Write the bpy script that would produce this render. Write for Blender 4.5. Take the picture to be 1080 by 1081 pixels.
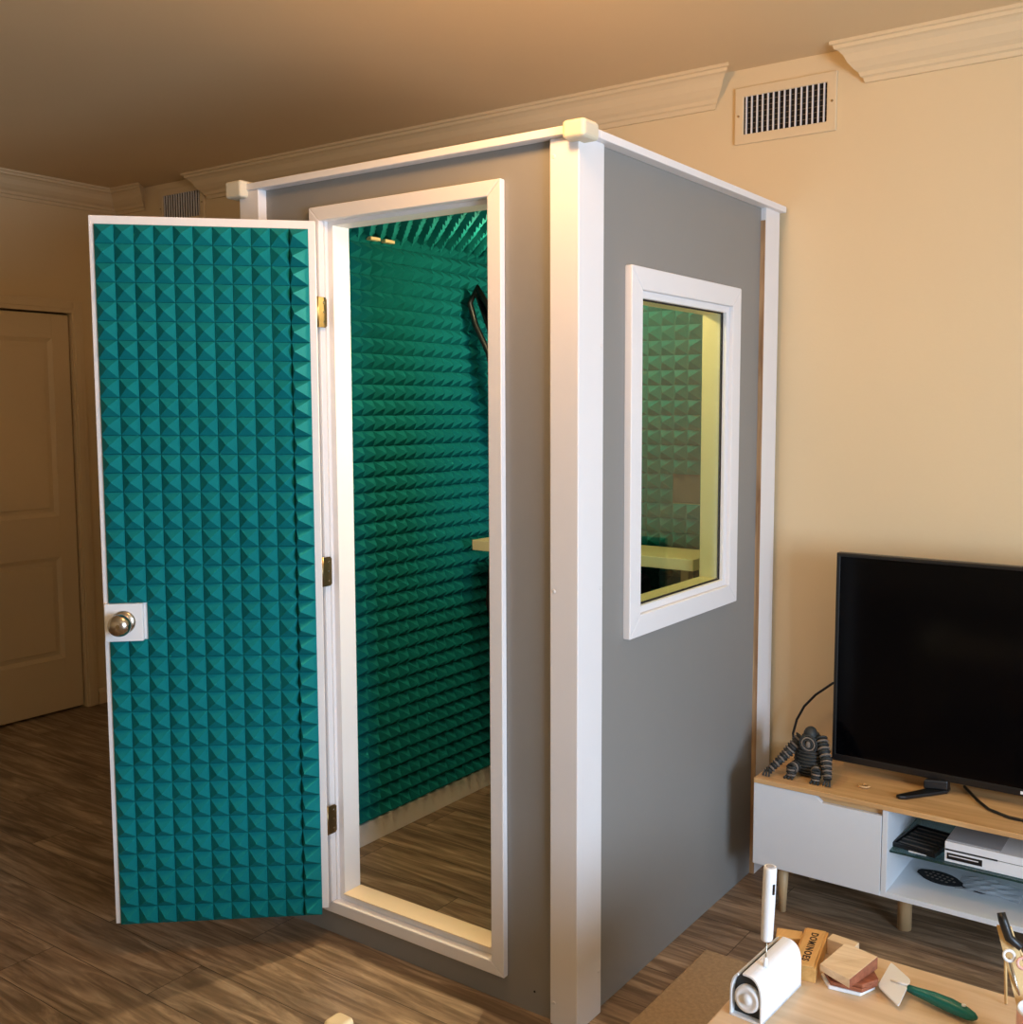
import bpy, bmesh, math, random
from mathutils import Vector, Matrix
random.seed(4)
S = bpy.context.scene
for o in list(bpy.data.objects): bpy.data.objects.remove(o)
COL = S.collection

# ------------------------------------------------------------- camera
cam = bpy.data.objects.new('camera', bpy.data.cameras.new('camera')); COL.objects.link(cam)
YAW, PITCH, ROLL, FPX, CX, CY = 0.604417, 0.0913218, -0.00096189, 1101.57, 573.85, 530.31
def cam_axes():
    F = Vector((-math.sin(YAW), math.cos(YAW), 0)); r = Vector((math.cos(YAW), math.sin(YAW), 0)); u = Vector((0, 0, 1))
    f2 = F*math.cos(PITCH) - u*math.sin(PITCH); u2 = u*math.cos(PITCH) + F*math.sin(PITCH)
    return r*math.cos(ROLL) + u2*math.sin(ROLL), -r*math.sin(ROLL) + u2*math.cos(ROLL), f2
r_, u_, f_ = cam_axes()
m = Matrix((r_, u_, -f_)).transposed().to_4x4(); m.translation = (0, 0, 1.6)
cam.matrix_world = m
cam.data.sensor_fit = 'HORIZONTAL'; cam.data.sensor_width = 36; cam.data.lens = FPX/1080*36
cam.data.shift_x = -(CX-540)/1080; cam.data.shift_y = (CY-540.5)/1080
cam.data.clip_start = 0.05
S.camera = cam

# ------------------------------------------------------------- world, light, exposure
S.view_settings.view_transform = 'Standard'; S.view_settings.look = 'None'
S.view_settings.gamma = 1; S.view_settings.use_curve_mapping = False
S.view_settings.exposure = 0.0
w = bpy.data.worlds.new('world'); S.world = w; w.use_nodes = True
w.node_tree.nodes['Background'].inputs[0].default_value = (.62, .78, 1, 1)
w.node_tree.nodes['Background'].inputs[1].default_value = 1.0
def light(name, kind, loc, color, energy, **k):
    l = bpy.data.lights.new(name, kind); l.color = color; l.energy = energy
    for a, b in k.items(): setattr(l, a, b)
    o = bpy.data.objects.new(name, l); o.location = loc; COL.objects.link(o); return o
day = light('daylight', 'AREA', (2.50, .70, 1.30), (.61, .79, 1), 200, shape='RECTANGLE', size=1.7, size_y=1.5)
day.rotation_euler = (math.pi/2, 0, math.pi/2)      # shines towards -X through the window

# ------------------------------------------------------------- materials
def lin(c):
    c = c/255
    return c/12.92 if c <= .04045 else ((c+.055)/1.055)**2.4
def rgb(r, g, b): return (lin(r), lin(g), lin(b), 1)
def mat(name, col, rough=.5, metal=0, noise=0, scale=30, bump=0, bscale=200, coat=0, spec=.5):
    M = bpy.data.materials.new(name); M.use_nodes = True; n = M.node_tree; b = n.nodes['Principled BSDF']
    b.inputs['Roughness'].default_value = rough; b.inputs['Metallic'].default_value = metal
    b.inputs['Coat Weight'].default_value = coat; b.inputs['Specular IOR Level'].default_value = spec
    tc = n.nodes.new('ShaderNodeTexCoord')
    nz = n.nodes.new('ShaderNodeTexNoise'); nz.inputs['Scale'].default_value = scale; nz.inputs['Detail'].default_value = 4
    n.links.new(tc.outputs['Object'], nz.inputs['Vector'])
    mx = n.nodes.new('ShaderNodeMix'); mx.data_type = 'RGBA'
    mx.inputs[6].default_value = tuple(x*(1-noise) for x in col[:3])+(1,)
    mx.inputs[7].default_value = tuple(min(1, x*(1+noise)) for x in col[:3])+(1,)
    n.links.new(nz.outputs['Fac'], mx.inputs[0]); n.links.new(mx.outputs[2], b.inputs['Base Color'])
    if bump:
        bz = n.nodes.new('ShaderNodeTexNoise'); bz.inputs['Scale'].default_value = bscale
        n.links.new(tc.outputs['Object'], bz.inputs['Vector'])
        bp = n.nodes.new('ShaderNodeBump'); bp.inputs['Strength'].default_value = bump; bp.inputs['Distance'].default_value = .002
        n.links.new(bz.outputs['Fac'], bp.inputs['Height']); n.links.new(bp.outputs['Normal'], b.inputs['Normal'])
    return M
def wood(name, c1, c2, axis=0, scale=6, rough=.45, stretch=14):
    M = bpy.data.materials.new(name); M.use_nodes = True; n = M.node_tree; b = n.nodes['Principled BSDF']
    b.inputs['Roughness'].default_value = rough
    tc = n.nodes.new('ShaderNodeTexCoord'); mp = n.nodes.new('ShaderNodeMapping')
    sc = [scale*stretch/2]*3; sc[axis] = scale/2; mp.inputs['Scale'].default_value = sc
    n.links.new(tc.outputs['Object'], mp.inputs['Vector'])
    nz = n.nodes.new('ShaderNodeTexNoise'); nz.inputs['Scale'].default_value = 1; nz.inputs['Detail'].default_value = 6
    nz.inputs['Distortion'].default_value = .6
    n.links.new(mp.outputs['Vector'], nz.inputs['Vector'])
    cr = n.nodes.new('ShaderNodeValToRGB'); cr.color_ramp.elements[0].position = .32; cr.color_ramp.elements[1].position = .7
    cr.color_ramp.elements[0].color = c1; cr.color_ramp.elements[1].color = c2
    n.links.new(nz.outputs['Fac'], cr.inputs['Fac']); n.links.new(cr.outputs['Color'], b.inputs['Base Color'])
    return M
def laminate(name):
    M = bpy.data.materials.new(name); M.use_nodes = True; n = M.node_tree; L = n.links; b = n.nodes['Principled BSDF']
    tc = n.nodes.new('ShaderNodeTexCoord')
    br = n.nodes.new('ShaderNodeTexBrick'); br.inputs['Scale'].default_value = 1
    br.inputs['Brick Width'].default_value = 1.22; br.inputs['Row Height'].default_value = .18
    br.inputs['Mortar Size'].default_value = .0012; br.inputs['Mortar Smooth'].default_value = .2
    br.offset = .37; br.inputs['Color1'].default_value = (0, 0, 0, 1); br.inputs['Color2'].default_value = (1, 1, 1, 1)
    br.inputs['Mortar'].default_value = (.5, .5, .5, 1)
    L.new(tc.outputs['Object'], br.inputs['Vector'])
    # grain shifted per plank
    cmb = n.nodes.new('ShaderNodeVectorMath'); cmb.operation = 'MULTIPLY_ADD'
    cmb.inputs[1].default_value = (7, 5, 0)
    L.new(br.outputs['Color'], cmb.inputs[0]); L.new(tc.outputs['Object'], cmb.inputs[2])
    mp = n.nodes.new('ShaderNodeMapping'); mp.inputs['Scale'].default_value = (2.0, 22, 1)
    L.new(cmb.outputs['Vector'], mp.inputs['Vector'])
    nz = n.nodes.new('ShaderNodeTexNoise'); nz.inputs['Scale'].default_value = 1.3; nz.inputs['Detail'].default_value = 8
    nz.inputs['Roughness'].default_value = .62; nz.inputs['Distortion'].default_value = 1.1
    L.new(mp.outputs['Vector'], nz.inputs['Vector'])
    cr = n.nodes.new('ShaderNodeValToRGB'); e = cr.color_ramp.elements
    e[0].position = .27; e[0].color = rgb(100, 82, 64); e[1].position = .72; e[1].color = rgb(202, 180, 154)
    k = e.new(.45); k.color = rgb(132, 111, 90); k = e.new(.58); k.color = rgb(166, 144, 121)
    L.new(nz.outputs['Fac'], cr.inputs['Fac'])
    # knots / cloudy patches
    mp2 = n.nodes.new('ShaderNodeMapping'); mp2.inputs['Scale'].default_value = (1.6, 5, 1); L.new(cmb.outputs['Vector'], mp2.inputs['Vector'])
    n2 = n.nodes.new('ShaderNodeTexNoise'); n2.inputs['Scale'].default_value = 1.4; n2.inputs['Detail'].default_value = 3
    L.new(mp2.outputs['Vector'], n2.inputs['Vector'])
    cr2 = n.nodes.new('ShaderNodeValToRGB'); cr2.color_ramp.elements[0].color = (.62, .60, .58, 1); cr2.color_ramp.elements[0].position = .32
    cr2.color_ramp.elements[1].color = (1.05, 1.03, 1, 1); cr2.color_ramp.elements[1].position = .62
    L.new(n2.outputs['Fac'], cr2.inputs['Fac'])
    mx = n.nodes.new('ShaderNodeMix'); mx.data_type = 'RGBA'; mx.blend_type = 'MULTIPLY'; mx.inputs[0].default_value = 1
    L.new(cr.outputs['Color'], mx.inputs[6]); L.new(cr2.outputs['Color'], mx.inputs[7])
    m2 = n.nodes.new('ShaderNodeMix'); m2.data_type = 'RGBA'; m2.inputs[7].default_value = rgb(52, 40, 30)
    L.new(br.outputs['Fac'], m2.inputs[0]); L.new(mx.outputs[2], m2.inputs[6])
    L.new(m2.outputs[2], b.inputs['Base Color'])
    b.inputs['Roughness'].default_value = .42
    bp = n.nodes.new('ShaderNodeBump'); bp.inputs['Strength'].default_value = .25; bp.inputs['Distance'].default_value = .001
    L.new(nz.outputs['Fac'], bp.inputs['Height']); L.new(bp.outputs['Normal'], b.inputs['Normal'])
    return M
def rugmat(name):
    M = mat(name, rgb(176, 150, 116), .95, noise=.35, scale=90, bump=.9, bscale=260)
    return M
def glassmat(name, tint, rough=.0):
    M = bpy.data.materials.new(name); M.use_nodes = True; n = M.node_tree; b = n.nodes['Principled BSDF']
    b.inputs['Base Color'].default_value = tint; b.inputs['Roughness'].default_value = rough
    b.inputs['Transmission Weight'].default_value = 1; b.inputs['IOR'].default_value = 1.45
    tr = n.nodes.new('ShaderNodeBsdfTransparent'); tr.inputs[0].default_value = tint
    gl = n.nodes.new('ShaderNodeBsdfGlossy'); gl.inputs['Roughness'].default_value = .01
    lw = n.nodes.new('ShaderNodeLayerWeight'); lw.inputs[0].default_value = .5
    pw = n.nodes.new('ShaderNodeMath'); pw.operation = 'POWER'; pw.inputs[1].default_value = 4.5; n.links.new(lw.outputs['Facing'], pw.inputs[0])
    fr = n.nodes.new('ShaderNodeMath'); fr.operation = 'MULTIPLY_ADD'; fr.inputs[1].default_value = .9; fr.inputs[2].default_value = .05; n.links.new(pw.outputs[0], fr.inputs[0])
    ms = n.nodes.new('ShaderNodeMixShader')
    n.links.new(fr.outputs[0], ms.inputs[0]); n.links.new(tr.outputs[0], ms.inputs[1]); n.links.new(gl.outputs[0], ms.inputs[2])
    n.links.new(ms.outputs[0], n.nodes['Material Output'].inputs[0])
    return M
def emit(name, col, s):
    M = bpy.data.materials.new(name); M.use_nodes = True; b = M.node_tree.nodes['Principled BSDF']
    b.inputs['Emission Color'].default_value = col; b.inputs['Emission Strength'].default_value = s
    b.inputs['Base Color'].default_value = (.9, .9, .9, 1)
    return M
M = {}
M['wall'] = mat('wall_paint', rgb(228, 205, 166), .75, noise=.02, scale=3, bump=.15, bscale=90)
M['ceil'] = mat('ceiling_paint', rgb(224, 198, 158), .85, noise=.02, scale=3)
M['trim'] = mat('cream_trim_paint', rgb(226, 204, 168), .5, noise=.01)
M['floor'] = laminate('laminate_planks')
M['grey'] = mat('grey_booth_paint', rgb(139, 136, 132), .55, noise=.025, scale=5, bump=.08, bscale=60)
M['white'] = mat('white_booth_paint', rgb(234, 230, 230), .45, noise=.015, scale=8, bump=.08, bscale=80)
M['rawwood'] = wood('raw_plywood_edge', rgb(150, 110, 76), rgb(206, 170, 128), 2, 8)
M['pine'] = mat('bare_cream_pine', rgb(232, 214, 170), .55, noise=.05, scale=12)
M['wire'] = mat('dull_wire', rgb(120, 104, 84), .6)
M['capcream'] = mat('cream_cap', rgb(218, 208, 184), .5, noise=.03)
M['sill'] = mat('bare_pine_sill', rgb(244, 222, 188), .5, noise=.04, scale=10)
M['foam'] = mat('teal_acoustic_foam', rgb(0, 122, 127), .85, noise=.10, scale=14, bump=.3, bscale=500, spec=.25)
M['metal'] = mat('satin_nickel', rgb(190, 180, 165), .22, 1)
M['brass'] = mat('aged_brass_hinge', rgb(150, 128, 92), .38, 1, noise=.1)
M['black'] = mat('black_plastic', rgb(20, 20, 22), .4)
M['blackfab'] = mat('black_fabric', rgb(16, 17, 20), .9, noise=.2, scale=60)
M['screen'] = mat('tv_screen_glass', rgb(4, 4, 6), .12, spec=.12)
M['lamwhite'] = mat('white_laminate', rgb(222, 226, 232), .4, noise=.01)
M['oak'] = wood('oak_laminate', rgb(196, 150, 98), rgb(226, 184, 132), 0, 5)
M['oakleg'] = wood('oak_leg', rgb(180, 146, 104), rgb(212, 180, 138), 2, 6)
M['tablewood'] = wood('pale_ash_table', rgb(206, 174, 136), rgb(226, 198, 162), 0, 4)
M['rug'] = rugmat('beige_rug')
M['sglass'] = glassmat('shelf_glass', (.55, .68, .66, 1))
M['wglass'] = glassmat('booth_window_glass', (.88, .94, .84, 1))
M['pane'] = glassmat('room_window_glass', (1, 1, 1, 1))
M['glassedge'] = mat('glass_edge', rgb(30, 60, 58), .15)
M['dark'] = mat('duct_dark', rgb(26, 20, 16), .9)
M['whiteplastic'] = mat('white_plastic', rgb(238, 240, 244), .3)
M['console_grey'] = mat('grey_console_top', rgb(176, 176, 180), .5)
M['teal'] = mat('dark_teal_rubber', rgb(0, 106, 98), .35)
M['stripelight'] = mat('pale_grey_stripe', rgb(120, 108, 98), .7)
M['stripedark'] = mat('charcoal_rubber', rgb(44, 46, 46), .6)
M['palewood'] = wood('pale_wood', rgb(214, 184, 146), rgb(238, 214, 180), 0, 12)
M['redwood'] = wood('red_brown_wood', rgb(120, 66, 48), rgb(164, 98, 70), 0, 14)
M['boxwood'] = wood('domino_box_wood', rgb(202, 150, 84), rgb(226, 178, 110), 1, 10)
M['ink'] = mat('dark_ink', rgb(60, 40, 22), .7)
M['pink'] = mat('pink_glaze', rgb(226, 176, 164), .35)
M['clearbag'] = mat('clear_bag', rgb(225, 228, 235), .15); M['clearbag'].node_tree.nodes['Principled BSDF'].inputs['Alpha'].default_value = .45
M['gold'] = mat('pale_bamboo', rgb(222, 188, 132), .5, noise=.06)
M['lampglass'] = emit('lit_lamp_glass', (1, .62, .3, 1), 4)
M['flatpatch'] = mat('grey_brown_patch', rgb(88, 78, 68), .8)

# ------------------------------------------------------------- mesh builder
class MB:
    def __init__(s): s.v = []; s.f = []; s.mi = []; s.mats = []; s.sm = []
    def _m(s, m):
        if m not in s.mats: s.mats.append(m)
        return s.mats.index(m)
    def add(s, vs, fs, m, smooth=False, T=None):
        o = len(s.v); k = s._m(m)
        for p in vs:
            p = Vector(p)
            if T is not None: p = T @ p
            s.v.append(tuple(p))
        for f in fs: s.f.append([i+o for i in f]); s.mi.append(k); s.sm.append(smooth)
        return s
    def box(s, a, b, m, T=None):
        x0, y0, z0 = [min(p, q) for p, q in zip(a, b)]; x1, y1, z1 = [max(p, q) for p, q in zip(a, b)]
        v = [(x0,y0,z0),(x1,y0,z0),(x1,y1,z0),(x0,y1,z0),(x0,y0,z1),(x1,y0,z1),(x1,y1,z1),(x0,y1,z1)]
        return s.add(v, [(3,2,1,0),(4,5,6,7),(0,1,5,4),(1,2,6,5),(2,3,7,6),(3,0,4,7)], m, False, T)
    def prism(s, poly, ax, lo, hi, m, T=None, smooth=False):
        # poly in the two other axes (order x,y,z without ax)
        def P(p, t):
            q = list(p); q.insert(ax, t); return tuple(q)
        n = len(poly); v = [P(p, lo) for p in poly]+[P(p, hi) for p in poly]
        f = [tuple(range(n-1, -1, -1)), tuple(range(n, 2*n))]
        s.add(v, f, m, False, T)
        return s.add(v, [(i, (i+1) % n, (i+1) % n+n, i+n) for i in range(n)], m, smooth, T)
    def frame(s, ax, lo, hi, o, i, m, T=None):
        # rectangular ring; o=(a0,b0,a1,b1) outer, i inner, extruded along ax
        (a0, b0, a1, b1), (c0, d0, c1, d1) = o, i
        def P(a, b, t):
            q = [a, b]; q.insert(ax, t); return tuple(q)
        O = [(a0,b0),(a1,b0),(a1,b1),(a0,b1)]; I = [(c0,d0),(c1,d0),(c1,d1),(c0,d1)]
        v = [P(*p, lo) for p in O]+[P(*p, lo) for p in I]+[P(*p, hi) for p in O]+[P(*p, hi) for p in I]
        f = []
        for k in range(4):
            j = (k+1) % 4
            f += [(k, j, j+4, k+4), (k+8, k+12, j+12, j+8), (k, k+8, j+8, j), (k+4, j+4, j+12, k+12)]
        return s.add(v, f, m, False, T)
    def lathe(s, prof, m, n=24, T=None, smooth=True, caps=True):
        v = []; f = []
        for r, z in prof:
            for k in range(n):
                a = 2*math.pi*k/n; v.append((r*math.cos(a), r*math.sin(a), z))
        for i in range(len(prof)-1):
            for k in range(n):
                j = (k+1) % n; f.append((i*n+k, i*n+j, (i+1)*n+j, (i+1)*n+k))
        s.add(v, f, m, smooth, T)
        if caps:
            s.add(v, [tuple(range(n-1, -1, -1)), tuple(range((len(prof)-1)*n, len(prof)*n))], m, False, T)
        return s
    def tube(s, pts, r, m, n=8, T=None, closed=False):
        pts = [Vector(p) for p in pts]; N = len(pts)
        rr = r if isinstance(r, (list, tuple)) else [r]*N
        v = []; f = []; up = None
        for i, p in enumerate(pts):
            if closed: t = (pts[(i+1) % N]-pts[i-1]).normalized()
            else: t = (pts[min(i+1, N-1)]-pts[max(i-1, 0)]).normalized()
            if up is None: up = t.orthogonal().normalized()
            up = (up - t*up.dot(t)).normalized(); w = t.cross(up)
            for k in range(n):
                a = 2*math.pi*k/n; v.append(p+(up*math.cos(a)+w*math.sin(a))*rr[i])
        for i in range(N if closed else N-1):
            j2 = (i+1) % N
            for k in range(n):
                j = (k+1) % n; f.append((i*n+k, i*n+j, j2*n+j, j2*n+k))
        s.add(v, f, m, True, T)
        if not closed: s.add(v, [tuple(range(n-1, -1, -1)), tuple(range((N-1)*n, N*n))], m, False, T)
        return s
    def sphere(s, c, r, m, n=16, T=None):
        r = r if isinstance(r, (list, tuple)) else (r, r, r); v = [(c[0], c[1], c[2]+r[2])]; f = []
        h = n//2
        for i in range(1, h):
            for k in range(n):
                a = math.pi*i/h; b = 2*math.pi*k/n
                v.append((c[0]+r[0]*math.sin(a)*math.cos(b), c[1]+r[1]*math.sin(a)*math.sin(b), c[2]+r[2]*math.cos(a)))
        v.append((c[0], c[1], c[2]-r[2])); L = len(v)-1
        for k in range(n):
            j = (k+1) % n; f.append((0, 1+k, 1+j)); f.append((L, 1+(h-2)*n+j, 1+(h-2)*n+k))
            for i in range(h-2): f.append((1+i*n+k, 1+(i+1)*n+k, 1+(i+1)*n+j, 1+i*n+j))
        return s.add(v, f, m, True, T)
    def build(s, name, parent=None, bevel=0, seg=2, solid=0):
        me = bpy.data.meshes.new(name)
        # place the origin: children of a thing use the thing's own frame
        off = Vector((0, 0, 0))
        if parent is not None: off = Vector(parent.get('_w', (0, 0, 0)))
        else:
            lo = [min(p[i] for p in s.v) for i in range(3)]; hi = [max(p[i] for p in s.v) for i in range(3)]
            off = Vector(((lo[0]+hi[0])/2, (lo[1]+hi[1])/2, lo[2]))
            if name.startswith(('floor', 'wall', 'ceiling')): off = Vector((0, 0, 0))
        me.from_pydata([tuple(Vector(p)-off) for p in s.v], [], s.f)
        for k in s.mats: me.materials.append(M[k])
        for p, k, q in zip(me.polygons, s.mi, s.sm): p.material_index = k; p.use_smooth = q
        bm = bmesh.new(); bm.from_mesh(me)
        bmesh.ops.remove_doubles(bm, verts=bm.verts, dist=1e-6)
        bmesh.ops.recalc_face_normals(bm, faces=bm.faces); bm.to_mesh(me); bm.free()
        o = bpy.data.objects.new(name, me); COL.objects.link(o)
        if parent is None: o.location = off
        else: o.parent = parent; o['_w'] = tuple(off)
        if bevel:
            b = o.modifiers.new('bevel', 'BEVEL'); b.width = bevel; b.segments = seg; b.limit_method = 'ANGLE'; b.angle_limit = math.radians(40)
        return o
def tag(o, label, cat, group=None):
    o['label'] = label; o['category'] = cat
    if group: o['group'] = group
    return o
def thing(name, loc, label, cat, group=None):
    o = bpy.data.objects.new(name, None); o.empty_display_size = .05; o.location = loc; COL.objects.link(o); o['_w'] = tuple(loc)
    return tag(o, label, cat, group)
def structure(o): o['kind'] = 'structure'; return o
def lab(o, t): o['label'] = t; return o
def TR(loc=(0,0,0), z=0, x=0, y=0):
    return Matrix.Translation(loc) @ Matrix.Rotation(z, 4, 'Z') @ Matrix.Rotation(y, 4, 'Y') @ Matrix.Rotation(x, 4, 'X')

# ============================================================= the room
XL, XR, YB, YF, H = -5.13, 2.30, 3.40, -2.6, 2.74
structure(MB().box((XL-.1, YF-.1, -.1), (XR+.1, YB+.1, 0), 'floor').build('floor'))
structure(MB().box((XL-.1, YF-.1, H), (XR+.1, YB+.1, H+.1), 'ceil').build('ceiling'))
DY0, DY1, DZ = 2.48, 3.105, 2.078           # closet door opening in the left wall
structure(MB().box((XL-.12, YF, 0), (XL, DY0-.01, H), 'wall').box((XL-.12, DY1+.008, 0), (XL, YB, H), 'wall')
          .box((XL-.12, DY0-.01, DZ+.008), (XL, DY1+.008, H), 'wall').build('wall_left'))
structure(MB().box((XL-.12, YB, 0), (XR+.12, YB+.12, H), 'wall').build('wall_back'))
structure(MB().box((XL-.12, YF-.12, 0), (XR+.12, YF, H), 'wall').build('wall_front'))
WY0, WY1, WZ0, WZ1 = -.12, 1.55, .52, 2.05
structure(MB().frame(0, XR, XR+.12, (YF, 0, YB, H), (WY0, WZ0, WY1, WZ1), 'wall').build('wall_right'))
wf = MB().frame(0, XR+.02, XR+.08, (WY0, WZ0, WY1, WZ1), (WY0+.05, WZ0+.05, WY1-.05, WZ1-.05), 'white')
wf.box((XR+.035, (WY0+WY1)/2-.02, WZ0+.05), (XR+.065, (WY0+WY1)/2+.02, WZ1-.05), 'white')
win = structure(wf.build('window_1'))
MB().box((XR+.045, WY0+.05, WZ0+.05), (XR+.05, WY1-.05, WZ1-.05), 'pane').build('pane', win)

# crown mouldings: profile in (distance from wall, z), cut short at each vent
CR = [(0, H-.118), (.012, H-.118), (.016, H-.104), (.024, H-.100), (.028, H-.088), (.040, H-.078), (.055, H-.060), (.066, H-.038),
      (.078, H-.026), (.088, H-.022), (.090, H-.012), (.100, H-.010), (.100, H), (0, H)]
def crown(n, x0, x1):
    q = MB(); k = len(CR)      # cut ends slope back to the wall
    q.add([(x0+((.1-d) if x0 > XL else 0), YB-d, z) for d, z in CR]+[(x1-((.1-d) if x1 < XR else 0), YB-d, z) for d, z in CR],
          [tuple(range(k-1, -1, -1)), tuple(range(k, 2*k))]+[(i, (i+1) % k, (i+1) % k+k, i+k) for i in range(k)], 'trim')
    structure(q.build('trim_%d' % n))
crown(1, -4.44, -1.53); crown(2, -1.19, XR); crown(3, XL, -4.78)
structure(MB().prism([(XL+d, z) for d, z in CR], 1, YF, YB, 'trim').build('trim_4'))
# baseboards
BBP = [(0, 0), (.014, 0), (.014, .06), (.010, .072), (.006, .085), (0, .088)]
structure(MB().prism([(XL+d, z) for d, z in BBP], 1, DY1+.075, YB, 'trim').build('baseboard_left'))
structure(MB().prism([(YB-d, z) for d, z in BBP], 0, -1.36, XR, 'trim').prism([(YB-d, z) for d, z in BBP], 0, XL, -2.62, 'trim').build('baseboard_back'))

structure(MB().box((XL-.60, DY0-.3, -.02), (XL-.125, DY1+.3, 0), 'dark').box((XL-.62, DY0-.3, 0), (XL-.60, DY1+.3, H), 'dark').box((XL-.6, DY0-.3, 0), (XL-.125, DY0-.28, H), 'dark').box((XL-.6, DY1+.28, 0), (XL-.125, DY1+.3, H), 'dark').box((XL-.6, DY0-.3, H-.02), (XL-.125, DY1+.3, H), 'dark').build('wall_leak_backing'))  # unseen dark box added behind the closet door to stop light leaking in
# closet door with two recessed panels
dr = MB()
sx0, sx1 = XL-.045, XL-.012
py0, py1 = DY0+.10, DY1-.092
rows = [(.012, .285), (.825, 1.036), (1.952, DZ-.004)]
dr.box((sx0, DY0, .012), (sx1, py0, DZ-.004), 'trim').box((sx0, py1, .012), (sx1, DY1, DZ-.004), 'trim')
for a, b in rows: dr.box((sx0, py0, a), (sx1, py1, b), 'trim')
for a, b in ((.285, .825), (1.036, 1.952)):
    dr.box((sx0, py0, a), (sx1-.012, py1, b), 'trim')
    # sloped moulding ring and raised field
    for k in range(1):
        v = [(sx1, py0, a), (sx1, py1, a), (sx1, py1, b), (sx1, py0, b)]
        i_ = [(sx1-.011, py0+.022, a+.022), (sx1-.011, py1-.022, a+.022), (sx1-.011, py1-.022, b-.022), (sx1-.011, py0+.022, b-.022)]
        dr.add(v+i_, [(0,1,5,4),(1,2,6,5),(2,3,7,6),(3,0,4,7)], 'trim')
    dr.box((sx1-.014, py0+.045, a+.045), (sx1-.004, py1-.045, b-.045), 'trim')
door = structure(dr.build('door_1', bevel=.0015))
MB().tube([(XL-.012, DY0+.065, .925), (XL+.04, DY0+.065, .925)], .011, 'metal').lathe([(.026, 0), (.026, .008), (.018, .012)], 'metal', T=TR((XL-.012, DY0+.065, .925), y=math.pi/2)) \
    .tube([(XL+.038, DY0+.060, .925), (XL+.042, DY0+.12, .925), (XL+.038, DY0+.185, .922)], [.010, .009, .007], 'brass').build('door_handle', door)
for z in (1.83, .27):
    MB().box((XL-.014, DY1-.004, z-.045), (XL-.006, DY1+.006, z+.045), 'brass').tube([(XL-.006, DY1+.001, z-.045), (XL-.006, DY1+.001, z+.045)], .005, 'brass').build('hinge', door)
cas = MB()
for a, b in ((DY1+.006, DY1+.070), (DY0-.070, DY0-.006)):
    cas.box((XL, a, 0), (XL+.014, b, DZ+.072), 'trim').box((XL, a+.012, 0), (XL+.019, b-.022, DZ+.060), 'trim')
cas.box((XL, DY0-.006, DZ+.006), (XL+.014, DY1+.006, DZ+.072), 'trim').box((XL, DY0-.006, DZ+.028), (XL+.019, DY1+.006, DZ+.060), 'trim')
structure(cas.build('trim_5', bevel=.002))

# wall vents
def vent(x0, x1, z0, z1, label):
    t = thing('wall_vent', ((x0+x1)/2, YB, z0), label, 'vent', 'white metal air vents high on the back wall')
    fr = MB().frame(1, YB-.010, YB, (x0, z0, x1, z1), (x0+.032, z0+.032, x1-.032, z1-.032), 'trim')
    fr.build('frame', t, bevel=.003)
    for x in (x0+.014, x1-.014): MB().lathe([(.004, 0), (.004, .002)], 'metal', 10, T=TR((x, YB-.010, (z0+z1)/2), x=math.pi/2)).build('screw', t)
    MB().box((x0+.03, YB-.0015, z0+.03), (x1-.03, YB-.0005, z1-.03), 'dark').build('duct', t)
    n = 15; g = MB(); wdt = x1-x0-.064
    for k in range(n):
        x = x0+.032+wdt*(k+.5)/n
        g.box((x-.0022, YB-.009, z0+.032), (x+.0022, YB-.003, z1-.032), 'white')
    lab(g.build('louvre', t), 'upright white louvre blades')
    g = MB()
    for k in range(1, 7):
        z = z0+.032+(z1-z0-.064)*k/7
        g.box((x0+.032, YB-.0045, z-.0007), (x1-.032, YB-.002, z+.0007), 'wire')
    g.build('cross_wire', t)
    return t
vent(-1.547, -1.193, 2.490, 2.678, 'cream metal air vent high on the wall right above the booth corner, larger-looking of two')
vent(-4.745, -4.385, 2.520, 2.708, 'dim air vent at far left of back wall, above the open foam door')

# ceiling lamp that lights the room (just above the frame)
LX, LY = -1.32, 1.66
t = thing('ceiling_lamp', (LX, LY, H-.11), 'round flush ceiling lamp with warm glass shade', 'lamp')
MB().lathe([(.17, H-.03), (.175, H-.02), (.175, H)], 'trim', 32, T=TR((LX, LY, 0))).build('rim', t)
sh = MB().lathe([(.03, H-.11), (.09, H-.10), (.14, H-.07), (.16, H-.03)], 'lampglass', 32, T=TR((LX, LY, 0))).build('lamp_shade', t)
light('lamp_light', 'POINT', (LX, LY, H-.20), (1, .56, .22), 28, shadow_soft_size=.10)

# ============================================================= the booth
B = thing('sound_booth', (-1.98, 2.76, 0), 'grey sound booth with white corner posts, side window and teal foam lining', 'sound booth')
X0, X1, Y0, Y1, ZT = -2.57, -1.387, 2.15, 3.375, 2.243
OX0, OX1, OZ0, OZ1 = -2.246, -1.640, .106, 2.132          # rough opening in the front
p = MB().frame(1, Y0, Y0+.016, (X0, 0, X1, ZT), (OX0, OZ0, OX1, OZ1), 'grey'); lab(p.build('front_panel', B, .001), 'grey front panel with a door opening')
GY0, GY1, GZ0, GZ1 = 2.455, 2.992, 1.053, 1.892
p = MB().frame(0, X1-.016, X1, (Y0+.017, 0, Y1, ZT), (GY0-.006, GZ0-.006, GY1+.006, GZ1+.006), 'grey'); lab(p.build('side_panel', B, .001), 'grey side panel with a window opening')
MB().box((X0, Y0+.017, 0), (X0+.016, Y1, ZT), 'grey').build('side_panel', B)
MB().box((X0+.017, Y1-.016, 0), (X1-.017, Y1, ZT), 'grey').build('back_panel', B)
MB().box((X0, Y0, ZT), (X1, Y1, ZT+.012), 'white').build('roof', B)
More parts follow.
